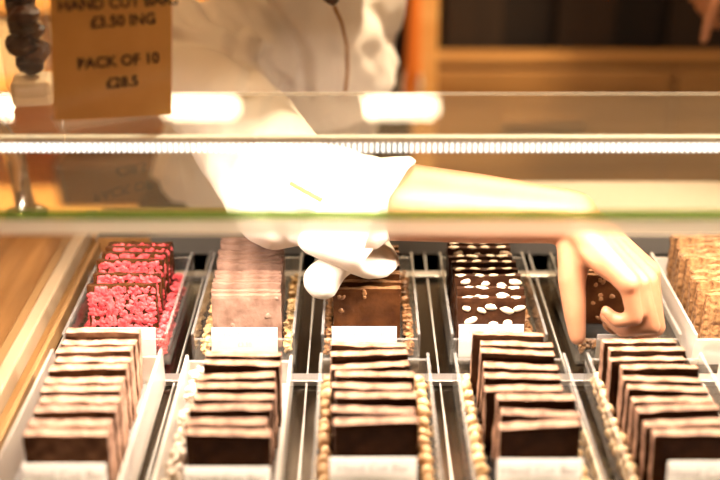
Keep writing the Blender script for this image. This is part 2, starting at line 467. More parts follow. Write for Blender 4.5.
ORD = ['frontmost', 'second', 'third', 'fourth', 'fifth', 'sixth', 'seventh', 'eighth', 'ninth', 'tenth', 'eleventh', 'twelfth', 'thirteenth', 'fourteenth']
def stack(kind, key, desc, where, group, ytops, xl, w, h, t, lean, xskew=0.0, jig=1.0, seed=1, slump=0):
    """ytops: where each bar's top front edge stands; xl: centre of the front bar"""
    protos = [make_bar(kind, w, h*k, t, seed*10+i) for i, k in enumerate((1.0, .975, 1.02, .99))]
    used = set(); rnd = random.Random(seed*77)
    xmin = TRAYS[key][0]-TRAYS[key][1]/2+.0032+w/2; xmax = TRAYS[key][0]+TRAYS[key][1]/2-.0032-w/2
    n = len(ytops)
    for i, yt in enumerate(ytops):
        p = i % 4
        o = protos[p] if p not in used else copy_tree(protos[p])
        used.add(p)
        a = lean + slump*(i/max(n-1, 1))**1.4 + rnd.uniform(-1.0, 1.0)*jig; a = max(a, 1.5)
        ya = rnd.uniform(-2.2, 2.2)*jig; ro = rnd.uniform(-1.1, 1.1)*jig
        x = xl + xskew*i/max(n-1, 1) + rnd.uniform(-.0018, .0018)*jig
        x = min(max(x, xmin), xmax)
        yb = yt - h*math.sin(R(a)) + t/2
        zb = TZ + t/2*math.sin(R(a)) + (w/2)*abs(math.sin(R(ro))) + .0002
        o.rotation_mode = 'XYZ'
        o.rotation_euler = (R(-a), R(ro), R(ya))
        o.location = V(x, yb, zb)
        where_i = ORD[i] if i < n-1 else 'rearmost'
        tag(o, f'{desc}, {where_i} {where}', 'chocolate bar', group)
    for i, pr in enumerate(protos):
        if i not in used:
            for ch in list(pr.children): bpy.data.objects.remove(ch)
            bpy.data.objects.remove(pr)

def seq(a, b, n): return [a+(b-a)*i/(n-1) for i in range(n)]
W = .063
stack('raspberry', 'B1', 'raspberry-topped chocolate bar', 'in the pink bar tray', 'raspberry chocolate bars', [.880, .9045, .929, .9485, .9605, .9725], -.2290, .066, .0545, .0065, 6, .001, .7, 2)
stack('milk', 'B2', 'pale milk chocolate bar', 'in the pale milk bar tray', 'pale milk chocolate bars', [.8605, .871, .881, .890, .8985, .909, .920, .932, .943, .953, .963, .973, .982], -.1080, .065, .0545, .0062, 5, -.004, .6, 3)
stack('brown', 'B3', 'plain brown chocolate bar', 'in the tray under the cuff', 'plain brown chocolate bars', [.873, .889, .900, .908, .922, .935, .948, .962], .0060, .064, .0545, .0068, 5, .002, .6, 4)
stack('almond', 'B4', 'dark almond-studded chocolate bar', 'in the almond bar tray', 'almond chocolate bars', [.855, .877, .8965, .9125, .927, .942, .957, .971], .1240, .064, .0545, .0072, 8, -.001, .7, 5)
stack('brown', 'B5', 'brown chocolate bar', 'of those behind the hand', 'bars the hand is choosing from', [.905, .917, .929, .941, .953, .965, .977], .2480, .064, .052, .0066, 5, -.010, .6, 6)
stack('gold', 'B6', 'rough golden brown bar', 'in the frosted golden bar tray', 'golden brown bars', [.857, .870, .882, .893, .905, .918, .930, .941, .953, .965, .977, .987], .3560, .067, .0555, .0068, 4, .005, 1.3, 7)
stack('pinkish', 'F1', 'pinkish brown bar', 'in the front tray beside the rail', 'bars in front tray by the rail', seq(.642, .788, 11), -.2215, .064, .0555, .0124, 6, -.006, .8, 8, 4)
stack('dark', 'F2', 'dark bar', 'in the front tray with white flakes', 'bars in front tray with flakes', seq(.642, .753, 8), -.0985, .064, .0555, .0112, 6, -.004, 1.6, 9, 4)
stack('dark', 'F3', 'dark bar', 'in the front tray with amber nuts', 'bars in front tray with amber nuts', seq(.658, .768, 8), .0100, .065, .0555, .0110, 6, -.002, 1.9, 10, 6)
stack('dark', 'F4', 'dark bar', 'in the front tray with pale hazelnuts', 'bars in front tray with hazelnuts', seq(.652, .786, 9), .1362, .062, .0555, .0112, 6, -.006, 2.0, 11, 6)
stack('dark', 'F5', 'dark bar', 'in the front tray before the hand', 'bars in front tray before the hand', seq(.642, .776, 10), .2560, .064, .0555, .0108, 7, -.014, 1.9, 12, 5)

# loose bits nobody could count
def crumbs(name, label, key, strips, n, r, mat, seed):
    rnd = random.Random(seed); bm = bmesh.new()
    for k in range(n):
        x0, x1, y0, y1, top = rnd.choice(strips)
        s = rnd.uniform(*r)
        x, y = rnd.uniform(x0+s, x1-s), rnd.uniform(y0+s, y1-s)
        z = TZ + s*.5 + rnd.random()**1.3*top
        add_ell(bm, V(x, y, z), (s, s*rnd.uniform(.6, 1), s*rnd.uniform(.45, .8)), Matrix.Rotation(rnd.uniform(0, 6), 3, 'Z') @ Matrix.Rotation(rnd.uniform(-.5, .5), 3, 'X'), 1, .5, k)
    o = mesh_obj(name, bm, mat)
    tag(o, label, 'crumbs', kind='stuff')
def side_strips(key, xa, xb, y0, y1, top):
    """the free floor each side of bars spanning xa..xb"""
    xc, w, _, _ = TRAYS[key]; a, b = xc-w/2+.003, xc+w/2-.003
    out = []
    if xa-a > .004: out.append((a, xa, y0, y1, top))
    if b-xb > .004: out.append((xb, b, y0, y1, top))
    return out
crumbs('raspberry_crumbs', 'pink raspberry crumbs heaped beside the pink bars', 'B1', [(-.196, -.1815, .838, .975, .02)]*4 + [(-.272, -.2635, .85, .98, .008), (-.262, -.196, .9795, .995, .01)], 420, (.0022, .0042), M['rasp'], 1)
crumbs('nut_crumbs', 'pale nut crumbs around the milk chocolate bars', 'B2', side_strips('B2', -.1405, -.0755, .838, .995, .010), 330, (.002, .0042), M['crumb'], 2)
crumbs('biscuit_crumbs', 'brown crumbs around the plain brown bars', 'B3', side_strips('B3', -.028, .0405, .838, .995, .012), 260, (.002, .0040), M['crumb_brown'], 3)
crumbs('chocolate_crumbs', 'dark brown crumbs around the almond bars', 'B4', side_strips('B4', .0905, .157, .838, .995, .006), 130, (.002, .0042), M['crumb_brown'], 4)
crumbs('caramel_crumbs', 'caramel crumbs on the floor of the tray under the hand', 'B5', [(.206, .215, .84, .99, .012), (.21, .295, .852, .872, .001)], 240, (.002, .004), M['crumb_brown'], 5)
crumbs('coconut_flakes', 'white flakes beside the golden brown bars', 'B6', [(.3135, .3215, .838, .992, .010)], 240, (.002, .0042), M['crumb_white'], 6)
crumbs('white_flakes', 'white flakes along both sides of the dark bars', 'F2', side_strips('F2', -.135, -.063, .602, .795, .020), 420, (.0022, .0045), M['crumb_white'], 7)
crumbs('pale_crumbs', 'pale crumbs filling the front tray below the golden bars', 'F6', [(.328, .424, .602, .795, .008)], 600, (.0025, .005), M['crumb'], 8)

# hazelnuts: each its own object
def nut_proto(seed, mat):
    bm = bmesh.new(); add_ell(bm, (0, 0, .0058), (.0066, .0052, .0056), None, 2, .55, seed)
    bm.verts.ensure_lookup_table()
    mz = min(v.co.z for v in bm.verts)
    for v in bm.verts: v.co.z -= mz
    return mesh_obj('hazelnut', bm, mat, None, True)
def nuts(strips, mat, label, group, seed):
    rnd = random.Random(seed); ps = [nut_proto(seed+i, mat) for i in range(3)]; n = 0
    for x0, x1, y0, y1, layers in strips:
        for L in range(layers):
            y = y0 + .006 + .006*L
            while y < y1-.005:
                cols = max(1, int((x1-x0)/.0118))
                for c in range(cols):
                    x = x0 + (x1-x0)*(c+.5)/cols + rnd.uniform(-.0012, .0012)
                    o = ps[n] if n < 3 else ps[n % 3].copy()
                    if n >= 3: C.objects.link(o)
                    s = rnd.uniform(.72, 1.04)
                    o.scale = (s, s, s); o.rotation_euler = (0, 0, rnd.uniform(0, 6))
                    o.location = V(x, y + rnd.uniform(-.0006, .0006), TZ + L*.0095)
                    tag(o, label, 'nut', group); n += 1
                y += .0128
nuts([(.0868, .1020, .604, .795, 2), (.1685, .1812, .604, .72, 1)], M['nut'], 'pale hazelnut beside the dark bars, in the tray ahead of the almond bars', 'pale hazelnuts in the front tray', 31)
nuts([(-.0332, -.0245, .604, .795, 2), (.0455, .0590, .604, .795, 2)], M['amber_nut'], 'amber nut beside the dark bars in the middle front tray', 'amber nuts in the middle front tray', 41)
nuts([(.2060, .2160, .604, .795, 2)], M['nut'], 'toasted nut along the bars in the tray before the hand', 'toasted nuts in the tray before the hand', 51)

# ------------------------------------------------------------------ price cards
def text_mesh(name, body, size, mat, parent, loc, rot, align='CENTER', bold=0.0):
    cu = bpy.data.curves.new(name, 'FONT'); cu.body = body; cu.size = size; cu.align_x = align; cu.align_y = 'CENTER'
    cu.extrude = .00012; cu.offset = bold; cu.resolution_u = 3
    t = bpy.data.objects.new(name, cu); C.objects.link(t)
    me = bpy.data.meshes.new_from_object(t.evaluated_get(bpy.context.evaluated_depsgraph_get()))
    bpy.data.objects.remove(t); bpy.data.curves.remove(cu)
    me.materials.clear(); me.materials.append(mat)
    o = link(bpy.data.objects.new(name, me), parent); o.location = loc; o.rotation_euler = rot
    return o
def card(x, y, w, h, label, lean=16, text=True, z=TZ):
    o = empty('price_card', V(x, y, z), (R(-lean), 0, 0))
    tag(o, label, 'price card', 'white price cards')
    box('card_sheet', (0, 0, h/2+.0002), (w, .0012, h), M['card'], o)
    bm = bmesh.new(); add_box(bm, (0, .0022, h*.2), (w*.96, .0012, h*.4)); mesh_obj('card_stand', bm, M['acrylic'], o)
    if text:
        text_mesh('lettering', 'Hand Cut Bar', h*.23, M['ink'], o, (0, -.0008, h*.80), (R(90), 0, 0))
        text_mesh('lettering', '£3.50', h*.2, M['ink'], o, (0, -.0008, h*.45), (R(90), 0, 0))
    return o
card(-.2240, .838, .064, .030, 'white price card at the front of the raspberry bar tray')
card(-.1085, .838, .062, .030, 'white price card at the front of the pale milk bar tray')
card(.0040, .838, .061, .031, 'white price card at the front of the plain brown bar tray')
card(.1232, .838, .061, .033, 'white price card at the front of the almond bar tray')
card(.2490, .8358, .056, .027, 'white price card under the curled fingers', 3)
card(-.2190, .6160, .062, .047, 'white price card before the pinkish brown bars in the front row', 8)
card(-.0985, .6160, .064, .044, 'white price card before the dark bars with white flakes', 8)
card(.0100, .6300, .066, .042, 'white price card before the dark bars with amber nuts', 8)
card(.1345, .6240, .064, .045, 'white price card before the dark bars with pale hazelnuts', 8)
card(.2600, .6160, .064, .049, 'white price card before the dark bars under the hand', 8)

# ------------------------------------------------------------------ sign and bag standing on the glass
sy = math.atan2(.0476, .0927)
sg = empty('counter_sign', V(-.1960, .800, .2562), (R(-3), R(6), sy))
tag(sg, 'brown handwritten price sign standing on the glass shelf', 'sign')
box('sign_card', (-.002, 0, .0855), (.095, .0035, .165), M['kraft'], sg, .0006)
f = box('sign_foot', (0, .018, -.0005), (.09, .034, .003), M['acrylic'], sg); f.rotation_euler = (R(3), R(-6), 0)
for body, z, s, x in (('HAND CUT BARS', .0945, .0121, .003), ('£3.50 ING', .0805, .0121, .006), ('PACK OF 10', .0490, .0122, .002), ('£28.5', .0320, .0118, .0045)):
    text_mesh('lettering', body, s, M['pen'], sg, (x, -.0020, z), (R(90), R(-3), 0), bold=.0003)

bg = empty('gift_bag', V(-.2805, .866, .2507), (0, 0, R(10)))
tag(bg, 'clear bag of dark and golden chocolates behind the brown sign', 'bag')
bm = bmesh.new(); add_box(bm, (0, 0, .088), (.040, .040, .165), .010); mesh_obj('cellophane', bm, M['bag'], bg, True)
box('bag_base', (0, 0, .011), (.034, .034, .022), M['white_box'], bg, .004)
rnd = random.Random(5)
for k in range(14):
    bm = bmesh.new()
    add_ell(bm, (rnd.uniform(-.006, .006), rnd.uniform(-.006, .006), .034+.0085*k), (.0135, .012, .0085), Matrix.Rotation(rnd.uniform(-.6, .6), 3, 'X'), 2, .4, k)
    mesh_obj('chocolate_piece', bm, M['choc'] if k % 4 != 1 else M['choc_brown'], bg)

# ------------------------------------------------------------------ furniture behind the counter
bc = empty('back_counter', V(1.12, 2.03, -Z0))
tag(bc, 'long narrow brown wooden counter in front of the dark slatted partition', 'counter')
box('counter_body', (0, 0, .42), (2.0, .05, .84), M['wood_counter'], bc)
box('worktop', (0, -.004, .8475), (2.02, .062, .015), M['wood_counter'], bc, .003)
for k in range(4):
    f = box('drawer', (-.75+.5*k, -.030, .625), (.49, .012, .41), M['wood_counter'], bc, .004)
    box('drawer_pull', (-.75+.5*k, -.043, .72), (.16, .014, .014), M['chrome'], f)
dp = empty('slatted_partition', V(1.17, 2.10, -Z0))
tag(dp, 'tall dark slatted wooden partition behind the brown counter', 'partition')
box('partition_panel', (0, .03, .65), (2.0, .03, 1.3), M['wood_dark'], dp)
bm = bmesh.new()
for k in range(9): add_box(bm, (-.94+.225*k, 0, .65), (.115, .03, 1.3), .004)
mesh_obj('slat_front', bm, M['wood_slat'], dp)

pl = empty('wooden_post', V(.125, 1.968, -Z0))
tag(pl, 'square orange wooden post at the end of the brown counter', 'post')
box('shaft', (0, 0, .71), (.046, .034, 1.40), M['wood_orange'], pl, .004)
box('post_cap', (0, 0, 1.42), (.056, .044, .02), M['wood_orange'], pl, .003)
box('post_foot', (0, 0, .005), (.070, .036, .01), M['wood_brown'], pl)
bm = bmesh.new()
for k in range(3): add_capsule(bm, V(.098+.004*k, 1.945-.002*k, .16), V(.094+.006*k, 1.945-.003*k, -.10+.02*k), .006, .010, 12)
tw = remesh('cloth_strip', bm, .003, M['orange_cloth'], None, 4)
tag(tw, 'orange cloth hanging against the wooden post', 'cloth')
bm = bmesh.new()
for r0, dx in ((.024, 0), (.017, .006)):
    pts = [V(.098+dx+r0*.8*math.cos(t*math.pi/10), 1.9475, -.085+r0*1.6*math.sin(t*math.pi/10)) for t in range(21)]
    tube(bm, pts, .003, 8)
tag(mesh_obj('ribbon_loop', bm, M['ribbon'], None, True), 'pale looped ribbon hanging on the wooden post under the cloth', 'ribbon')

su = empty('shelf_unit', V(-.95, 2.2, -Z0))
tag(su, 'orange wooden shelf unit behind the seller', 'shelf unit')
for s in (-1, 1): box('side_panel', (s*.72, 0, .55), (.03, .40, 1.1), M['wood_orange'], su)
box('back_panel', (0, .19, .55), (1.41, .02, 1.1), M['wood_orange'], su)
for z in (.05, .28, .50, .79, .955, 1.09): box('shelf', (0, 0, z), (1.41, .38, .03), M['wood_orange'], su, .003)
def put(name, label, cat, c, s, mat, lid=None, group=None):
    o = empty(name, V(*c)); tag(o, label, cat, group)
    box('body', (0, 0, s[2]/2), s, mat, o, .006)
    box('lid', (0, 0, s[2]+.006), (s[0]*1.03, s[1]*1.03, .012), lid or mat, o, .003)
for i, (x, w, h, mt, lab) in enumerate(((-.78, .26, .075, 'orange', 'bright orange box on the upper shelf beside the sign'), (-1.15, .3, .07, 'white_box', 'cream box on the upper shelf by the orange box'), (-.42, .28, .075, 'white_box', 'cream box on the upper shelf behind the sleeve'))):
    put('gift_box', lab, 'box', (x, 2.13, .071), (w, .2, h), M[mt], None, 'boxes on the upper shelf')
for i, (x, w, lab) in enumerate(((-.80, .34, 'low cream box on the middle shelf behind the gift bag'), (-.40, .3, 'low cream box on the middle shelf nearer the seller'))):
    put('cake_box', lab, 'box', (x, 2.12, -.094), (w, .2, .10), M['white_box'], None, 'boxes on the middle shelf')
put('storage_basket', 'dark wicker basket on the lower shelf', 'basket', (-.535, 2.115, -.384), (.21, .17, .085), M['basket'])

# ------------------------------------------------------------------ lamps
def rrect(bm, w, h, d, r=.02, y=0):
    pts = []
    for cx, cz, a0 in ((w/2-r, h/2-r, 0), (-w/2+r, h/2-r, 90), (-w/2+r, -h/2+r, 180), (w/2-r, -h/2+r, 270)):
        for k in range(7):
            a = R(a0+15*k); pts.append((cx+r*math.cos(a), cz+r*math.sin(a)))
    f = [bm.verts.new((x, y-d, z)) for x, z in pts]; b = [bm.verts.new((x, y, z)) for x, z in pts]
    bm.faces.new(f); bm.faces.new(b[::-1]); n = len(pts)
    for k in range(n): bm.faces.new((f[k], b[k], b[(k+1) % n], f[(k+1) % n]))
for x, lab in ((-1.075, 'rounded wall lamp over the shelf unit'), (-.485, 'rounded wall lamp above the seller\'s reaching shoulder'), (.121, 'rounded wall lamp above the wooden post')):
    o = empty('wall_lamp', (x, 3.068, 1.905)); tag(o, lab, 'lamp', 'wall lamps')
    bm = bmesh.new(); rrect(bm, .245, .080, .03, .024); mesh_obj('lamp_frame', bm, M['alu'], o)
    bm = bmesh.new(); rrect(bm, .224, .060, .012, .020, -.0302); mesh_obj('lamp_diffuser', bm, M['lamp'], o)
for x, y, lab in ((-1.2, 1.5, 'round ceiling light over the shelf unit'), (.9, 1.5, 'round ceiling light over the back counter'), (-.9, .1, 'round ceiling light over the side counter'), (.9, .1, 'round ceiling light over the customer side')):
    o = empty('ceiling_light', (x, y, 2.70)); tag(o, lab, 'ceiling light', 'ceiling lights')
    bm = bmesh.new(); lathe(bm, [(.17, -.03), (.17, 0)], 28); mesh_obj('lamp_housing', bm, M['alu'], o)
    bm = bmesh.new(); lathe(bm, [(.15, -.036), (.155, -.0302)], 28); mesh_obj('lamp_diffuser', bm, M['lamp3'] if y < 1 else (M['lamp4'] if x < 0 else M['lamp2']), o)

for pos, aim, e, size, col, lab in (((.45, 1.85, 2.70), V(.13, .86, .03), 260, 34, (1, .80, .56), 'added unseen spotlight brightening the chocolate trays'),
                                    ((.75, 1.25, 2.70), V(.10, 1.99, .02), 170, 22, (1, .72, .40), 'added unseen spotlight brightening the wooden post'),
                                    ((-1.25, 1.05, 2.70), V(-.95, 2.05, -.02), 420, 46, (1, .70, .38), 'added unseen spotlight brightening the orange shelf unit')):
    so = empty('added_spotlight', pos); tag(so, lab, 'spotlight', 'added spotlights')  # out-of-view fixture, added to brighten trays
    tgt = aim - Vector((pos[0], pos[1], 2.56)); q = tgt.to_track_quat('-Z', 'Y')
    bm = bmesh.new(); lathe(bm, [(.012, -.12), (.012, 0)], 14); mesh_obj('stem', bm, M['alu'], so)
    bm = bmesh.new(); lathe(bm, [(.045, -.02), (.05, -.015), (.05, .10), (.03, .12)], 24)
    hd = mesh_obj('lamp_head', bm, M['alu'], so); hd.location = (0, 0, -.14); hd.rotation_mode = 'QUATERNION'; hd.rotation_quaternion = q
    ld = bpy.data.lights.new('spot', 'SPOT'); ld.energy = e; ld.color = col; ld.spot_size = R(size); ld.spot_blend = .6; ld.shadow_soft_size = .04
    lo = bpy.data.objects.new('added_spot', ld); link(lo, so); lo.location = Vector((0, 0, -.14)) + tgt.normalized()*.03; lo.rotation_mode = 'QUATERNION'; lo.rotation_quaternion = q

# ------------------------------------------------------------------ people
def head_bm(bm, c, fwd, up):
    """skull, jaw, nose, ears, brow merged by remeshing; c is the centre of the skull"""
    f = Vector(fwd).normalized(); u = (Vector(up) - f*Vector(up).dot(f)).normalized(); s = f.cross(u)
    Rm = Matrix((s, f, u)).transposed()
    T = lambda x, y, z: c + Rm @ Vector((x, y, z))
    add_ell(bm, T(0, -.012, .02), (.072, .092, .090), Rm)
    add_ell(bm, T(0, .022, -.045), (.056, .062, .070), Rm)
    add_ell(bm, T(0, .062, -.088), (.022, .022, .020), Rm)
    add_capsule(bm, T(0, .080, .008), T(0, .098, -.030), .008, .012, 12)
    for k in (-1, 1):
        add_ell(bm, T(k*.076, -.008, -.012), (.010, .020, .030), Rm)
        add_ell(bm, T(k*.030, .066, -.018), (.020, .016, .016), Rm)
        add_ell(bm, T(k*.010, .090, -.030), (.008, .010, .008), Rm)
    add_capsule(bm, T(-.035, .070, .024), T(.035, .070, .024), .011, .011, 12)
    add_capsule(bm, T(-.016, .078, -.060), T(.016, .078, -.060), .009, .009, 12)
    return Rm, T

def finger(bm, k, dirs, lens, rad):
    p = k
    for d, L, (r0, r1) in zip(dirs, lens, zip(rad[:-1], rad[1:])):
        q = p + d.normalized()*L
        add_capsule(bm, p, q, r0, r1, 14); p = q
    return p

def hand(bm, wrist, K, b, curl, thumb_pts, s=1.0):
    """wrist, knuckle centre K, b = little-finger-to-index direction; curl = bends of the three bones in degrees, per finger"""
    a = (K-wrist).normalized(); b = (b - a*b.dot(a)).normalized(); n = a.cross(b)
    if n.z < 0: n = -n
    offs = (.0285, .0095, -.0095, -.0275); back = (0, .003, -.001, -.008)
    L = ((.042, .025, .021), (.046, .028, .022), (.042, .026, .021), (.033, .017, .013))
    rr = ((.0100, .0088, .0078, .0064), (.0102, .0090, .0080, .0066), (.0096, .0084, .0075, .0062), (.0086, .0075, .0067, .0056))
    for i in range(4):
        k = K + b*offs[i]*s + a*back[i]*s
        root = wrist + b*offs[i]*.55*s
        add_capsule(bm, root, k, .0140*s, .0112*s, 14, 1.0)
        ds = []
        for ang in curl[i]:
            t = R(ang); ds.append(a*math.cos(t) - n*math.sin(t))
        finger(bm, k, ds, [l*s for l in L[i]], [r*s for r in rr[i]])
    add_ell(bm, wrist + (K-wrist)*.5 - n*.006, (.036*s, .040*s, .014*s), Matrix((b, a, n)).transposed())
    if thumb_pts:
        chain(bm, thumb_pts, [.0165*s, .0130*s, .0108*s, .0080*s], 14)
        add_capsule(bm, wrist+b*.012, thumb_pts[1], .017*s, .0135*s, 14)
    return a, b, n

# --- the seller
person = empty('person', V(-.05, 1.5, -Z0))
tag(person, 'person in a cream shirt reaching over the trays with rolled sleeve', 'person')
OFF = -V(-.05, 1.5, -Z0)
J = dict(
    pelvis=V(-.145, 1.395, -.09), belly=V(-.125, 1.37, .02), chest=V(-.088, 1.315, .150), neck=V(-.055, 1.245, .265), headc=V(-.055, 1.165, .430),
    rs=V(-.190, 1.185, .196), re=V(-.075, .925, .140), rw=V(.196, .880, .134),
    ls=V(-.004, 1.37, .215), le=V(-.005, 1.57, .08), lw=V(-.03, 1.68, .00),
    rh=V(-.23, 1.42, -.13), lh=V(-.06, 1.41, -.13), rk=V(-.24, 1.40, -.47), lk=V(-.05, 1.38, -.47), ra=V(-.24, 1.46, -.82), la=V(-.05, 1.44, -.82))
bm = bmesh.new()
chain(bm, [J['pelvis'], J['belly'], J['chest']], [.105, .098, .105], 24, .78, (0, -1, -.25))
add_capsule(bm, J['rs'], J['ls'], .052, .050, 20)
add_capsule(bm, J['chest'], J['neck'], .09, .05, 20)
add_capsule(bm, J['neck']+Vector((0, .01, -.01)), J['headc'], .050, .046, 20)
chain(bm, [J['rs'], J['re']], [.050, .040], 20)
fm = J['re'].lerp(J['rw'], .30)
chain(bm, [J['re'], fm, J['re'].lerp(J['rw'], .7), J['rw']], [.038, .0395, .0325, .0250], 24)
chain(bm, [J['ls'], J['le'], J['lw']], [.048, .037, .024], 20)
hK = V(.2570, .842, .0875)
curlR = ((40, 96, 140), (36, 112, 165), (31, 122, 172), (36, 122, 178))
thumb = [V(.198, .868, .112), V(.1955, .852, .083), V(.1980, .838, .056), V(.2005, .828, .036)]
hand(bm, J['rw'] + Vector((.004, 0, -.001)), hK, Vector((.38, .84, -.10)), curlR, thumb)
lK = J['lw'] + Vector((-.06, .03, -.05))
hand(bm, J['lw'], lK, Vector((0, .6, -.8)), ((20, 40, 55),)*4, [J['lw']+Vector((-.01, -.01, -.02)), J['lw']+Vector((-.03, -.02, -.045)), J['lw']+Vector((-.045, -.025, -.065)), J['lw']+Vector((-.055, -.025, -.085))])
for s in 'rl':
    chain(bm, [J[s+'h'], J[s+'k'], J[s+'a']], [.085, .055, .038], 20)
    add_capsule(bm, J[s+'a']+Vector((0, .02, -.04)), J[s+'a']+Vector((0, -.13, -.052)), .028, .022, 16)
Rm, T = head_bm(bm, J['headc'], (.38, -.75, -.55), (.05, -.45, .9))
bmesh.ops.translate(bm, vec=OFF, verts=bm.verts)
body = remesh('body', bm, .0026, M['skin'], person, 7)
for k in (-1, 1):
    bm = bmesh.new(); add_ell(bm, T(k*.030, .077, -.017)+OFF, (.012, .007, .006), Rm, 2); mesh_obj('eye', bm, M['eye'], person, True)
bm = bmesh.new(); add_ell(bm, T(0, .086, -.060)+OFF, (.021, .006, .007), Rm, 2); mesh_obj('mouth', bm, M['lip'], person, True)
# hair: cap plus a lock that hangs down to the collar
bm = bmesh.new()
add_ell(bm, T(0, -.026, .030)+OFF, (.084, .096, .092), Rm)
add_capsule(bm, T(0, -.09, .0)+OFF, T(0, -.10, -.09)+OFF, .045, .03, 16)
add_capsule(bm, T(-.070, -.01, -.01)+OFF, V(-.048, 1.165, .305)+OFF, .022, .022, 14)
add_capsule(bm, V(-.048, 1.165, .305)+OFF, V(-.030, 1.135, .276)+OFF, .022, .009, 14)
remesh('hair', bm, .004, M['hair'], person, 4)
# trousers and shoes
bm = bmesh.new()
for s in 'rl':
    chain(bm, [J[s+'h'], J[s+'k'], J[s+'a']+Vector((0, 0, .03))], [.105, .075, .060], 20)
    b2 = bmesh.new()
    add_capsule(b2, J[s+'a']+Vector((0, .03, -.036))+OFF, J[s+'a']+Vector((0, -.15, -.044))+OFF, .040, .032, 16)
    remesh('shoe', b2, .006, M['shoe'], person, 3)
add_capsule(bm, J['pelvis']+Vector((-.05, 0, 0)), J['pelvis']+Vector((.05, 0, 0)), .120, .120, 20)
bmesh.ops.translate(bm, vec=OFF, verts=bm.verts)
remesh('trousers', bm, .006, M['trousers'], person, 4)
# shirt with folds
FOLDS = [([(168, 36), (200, 39), (232, 45), (262, 58), (286, 86)], -.0075, 7),
         ([(168, 28), (200, 31), (235, 36), (268, 48)], .005, 7),
         ([(262, -4), (285, 25), (302, 50), (306, 92)], -.006, 7), ([(272, -4), (296, 25), (314, 52), (318, 92)], .004, 8),
         ([(200, -4), (214, 16), (240, 31)], -.006, 6), ([(178, 5), (190, 24), (215, 33)], -.005, 6), ([(230, -4), (250, 30), (268, 44)], .004, 8),
         ([(236, 48), (252, 66), (246, 88)], -.004, 7), ([(290, 182), (320, 200), (350, 213), (372, 222)], -.006, 5), ([(286, 190), (318, 209), (345, 222)], .004, 6),
         ([(225, 165), (255, 205), (285, 240)], -.003, 8), ([(330, 20), (340, 50), (342, 92)], .004, 6)]
def seg_d(p, a, b):
    ax, ay = a; bx, by = b; dx, dy = bx-ax, by-ay
    t = max(0, min(1, ((p[0]-ax)*dx+(p[1]-ay)*dy)/(dx*dx+dy*dy)))
    return math.hypot(p[0]-ax-t*dx, p[1]-ay-t*dy)
def shirt_disp(co, n):
    w = co - OFF
    d = .0030*noise.noise(Vector((w.x*14, w.y*22, w.z*22+w.x*14))) + .0018*noise.noise(w*48)
    u, v = project(w)
    for pl_, amp, wd in FOLDS:
        m = min(seg_d((u, v), pl_[i], pl_[i+1]) for i in range(len(pl_)-1))
        if m < 3*wd: d += 1.15*amp*math.exp(-(m/wd)**2)
    return d
bm = bmesh.new()
ax = (0, -1, -.8)
chain(bm, [J['pelvis']+Vector((0, .0, .0)), J['belly'], J['chest']], [.165, .146, .128], 28, .74, (0, -1, -.25))
add_capsule(bm, J['rs']+Vector((.01, 0, -.005)), J['ls'], .068, .066, 20)
add_capsule(bm, J['chest']+Vector((.02, 0, 0)), J['neck'].lerp(J['chest'], .35), .118, .070, 20)
chain(bm, [J['rs'], J['rs'].lerp(J['re'], .5), J['re']], [.070, .060, .056], 24)
sl = [(-.075, .925, .142, .050), (-.045, .917, .140, .051), (-.012, .908, .136, .050), (-.002, .907, .136, .048)]
chain(bm, [V(*p[:3]) for p in sl], [p[3] for p in sl], 24)
chain(bm, [J['ls'], J['le'], J['lw']], [.062, .050, .042], 20)
add_capsule(bm, J['chest'].lerp(J['neck'], .4), J['neck'].lerp(J['headc'], .25), .080, .062, 20)
bmesh.ops.translate(bm, vec=OFF, verts=bm.verts)
shirt = remesh('shirt', bm, .0034, M['shirt'], person, 6, shirt_disp)
# rolled cuff: a wide turned-back band round the forearm with a sagging lower edge
bm = bmesh.new()
nseg = 48; rings = []
prof = [(-.034, .046), (-.030, .0510), (-.010, .0560), (.010, .0585), (.022, .057), (.026, .053), (.024, .0485), (.010, .046), (-.02, .044)]
for dx, rr in prof:
    ring = []
    for k in range(nseg):
        t = 2*math.pi*k/nseg
        c, s_ = math.cos(t), math.sin(t)                 # c: up, s_: towards the camera
        g = (dx+.034)/.06
        sag = 1 + g*(.26*max(0, -c)**2 + .10*max(0, s_))
        slant = .022*c - .022*max(0, s_) + .030*max(0, -c)**3
        r = rr*sag*(1+.05*math.sin(3*t+dx*60)+.03*math.sin(7*t))
        ring.append(bm.verts.new(V(.004+dx+slant, .903 - r*.92*s_, .130 + r*.90*c)+OFF))
    rings.append(ring)
for i in range(len(rings)-1):
    for k in range(nseg): bm.faces.new((rings[i][k], rings[i+1][k], rings[i+1][(k+1) % nseg], rings[i][(k+1) % nseg]))
mesh_obj('rolled_cuff', bm, M['shirt'], person, True)
# loose lobe of cloth below the cuff
bm = bmesh.new()
chain(bm, [V(.004, .884, .108), V(-.018, .874, .090), V(-.038, .868, .0755)], [.013, .0155, .0150], 18, .72, (0, -1, .3))
add_capsule(bm, V(-.036, .866, .074), V(-.020, .866, .088), .018, .012, 18, .6, (0, -1, .3))
bmesh.ops.translate(bm, vec=OFF, verts=bm.verts)
remesh('cuff_flap', bm, .002, M['shirt'], person, 5, lambda co, n: .0012*noise.noise(co*60))
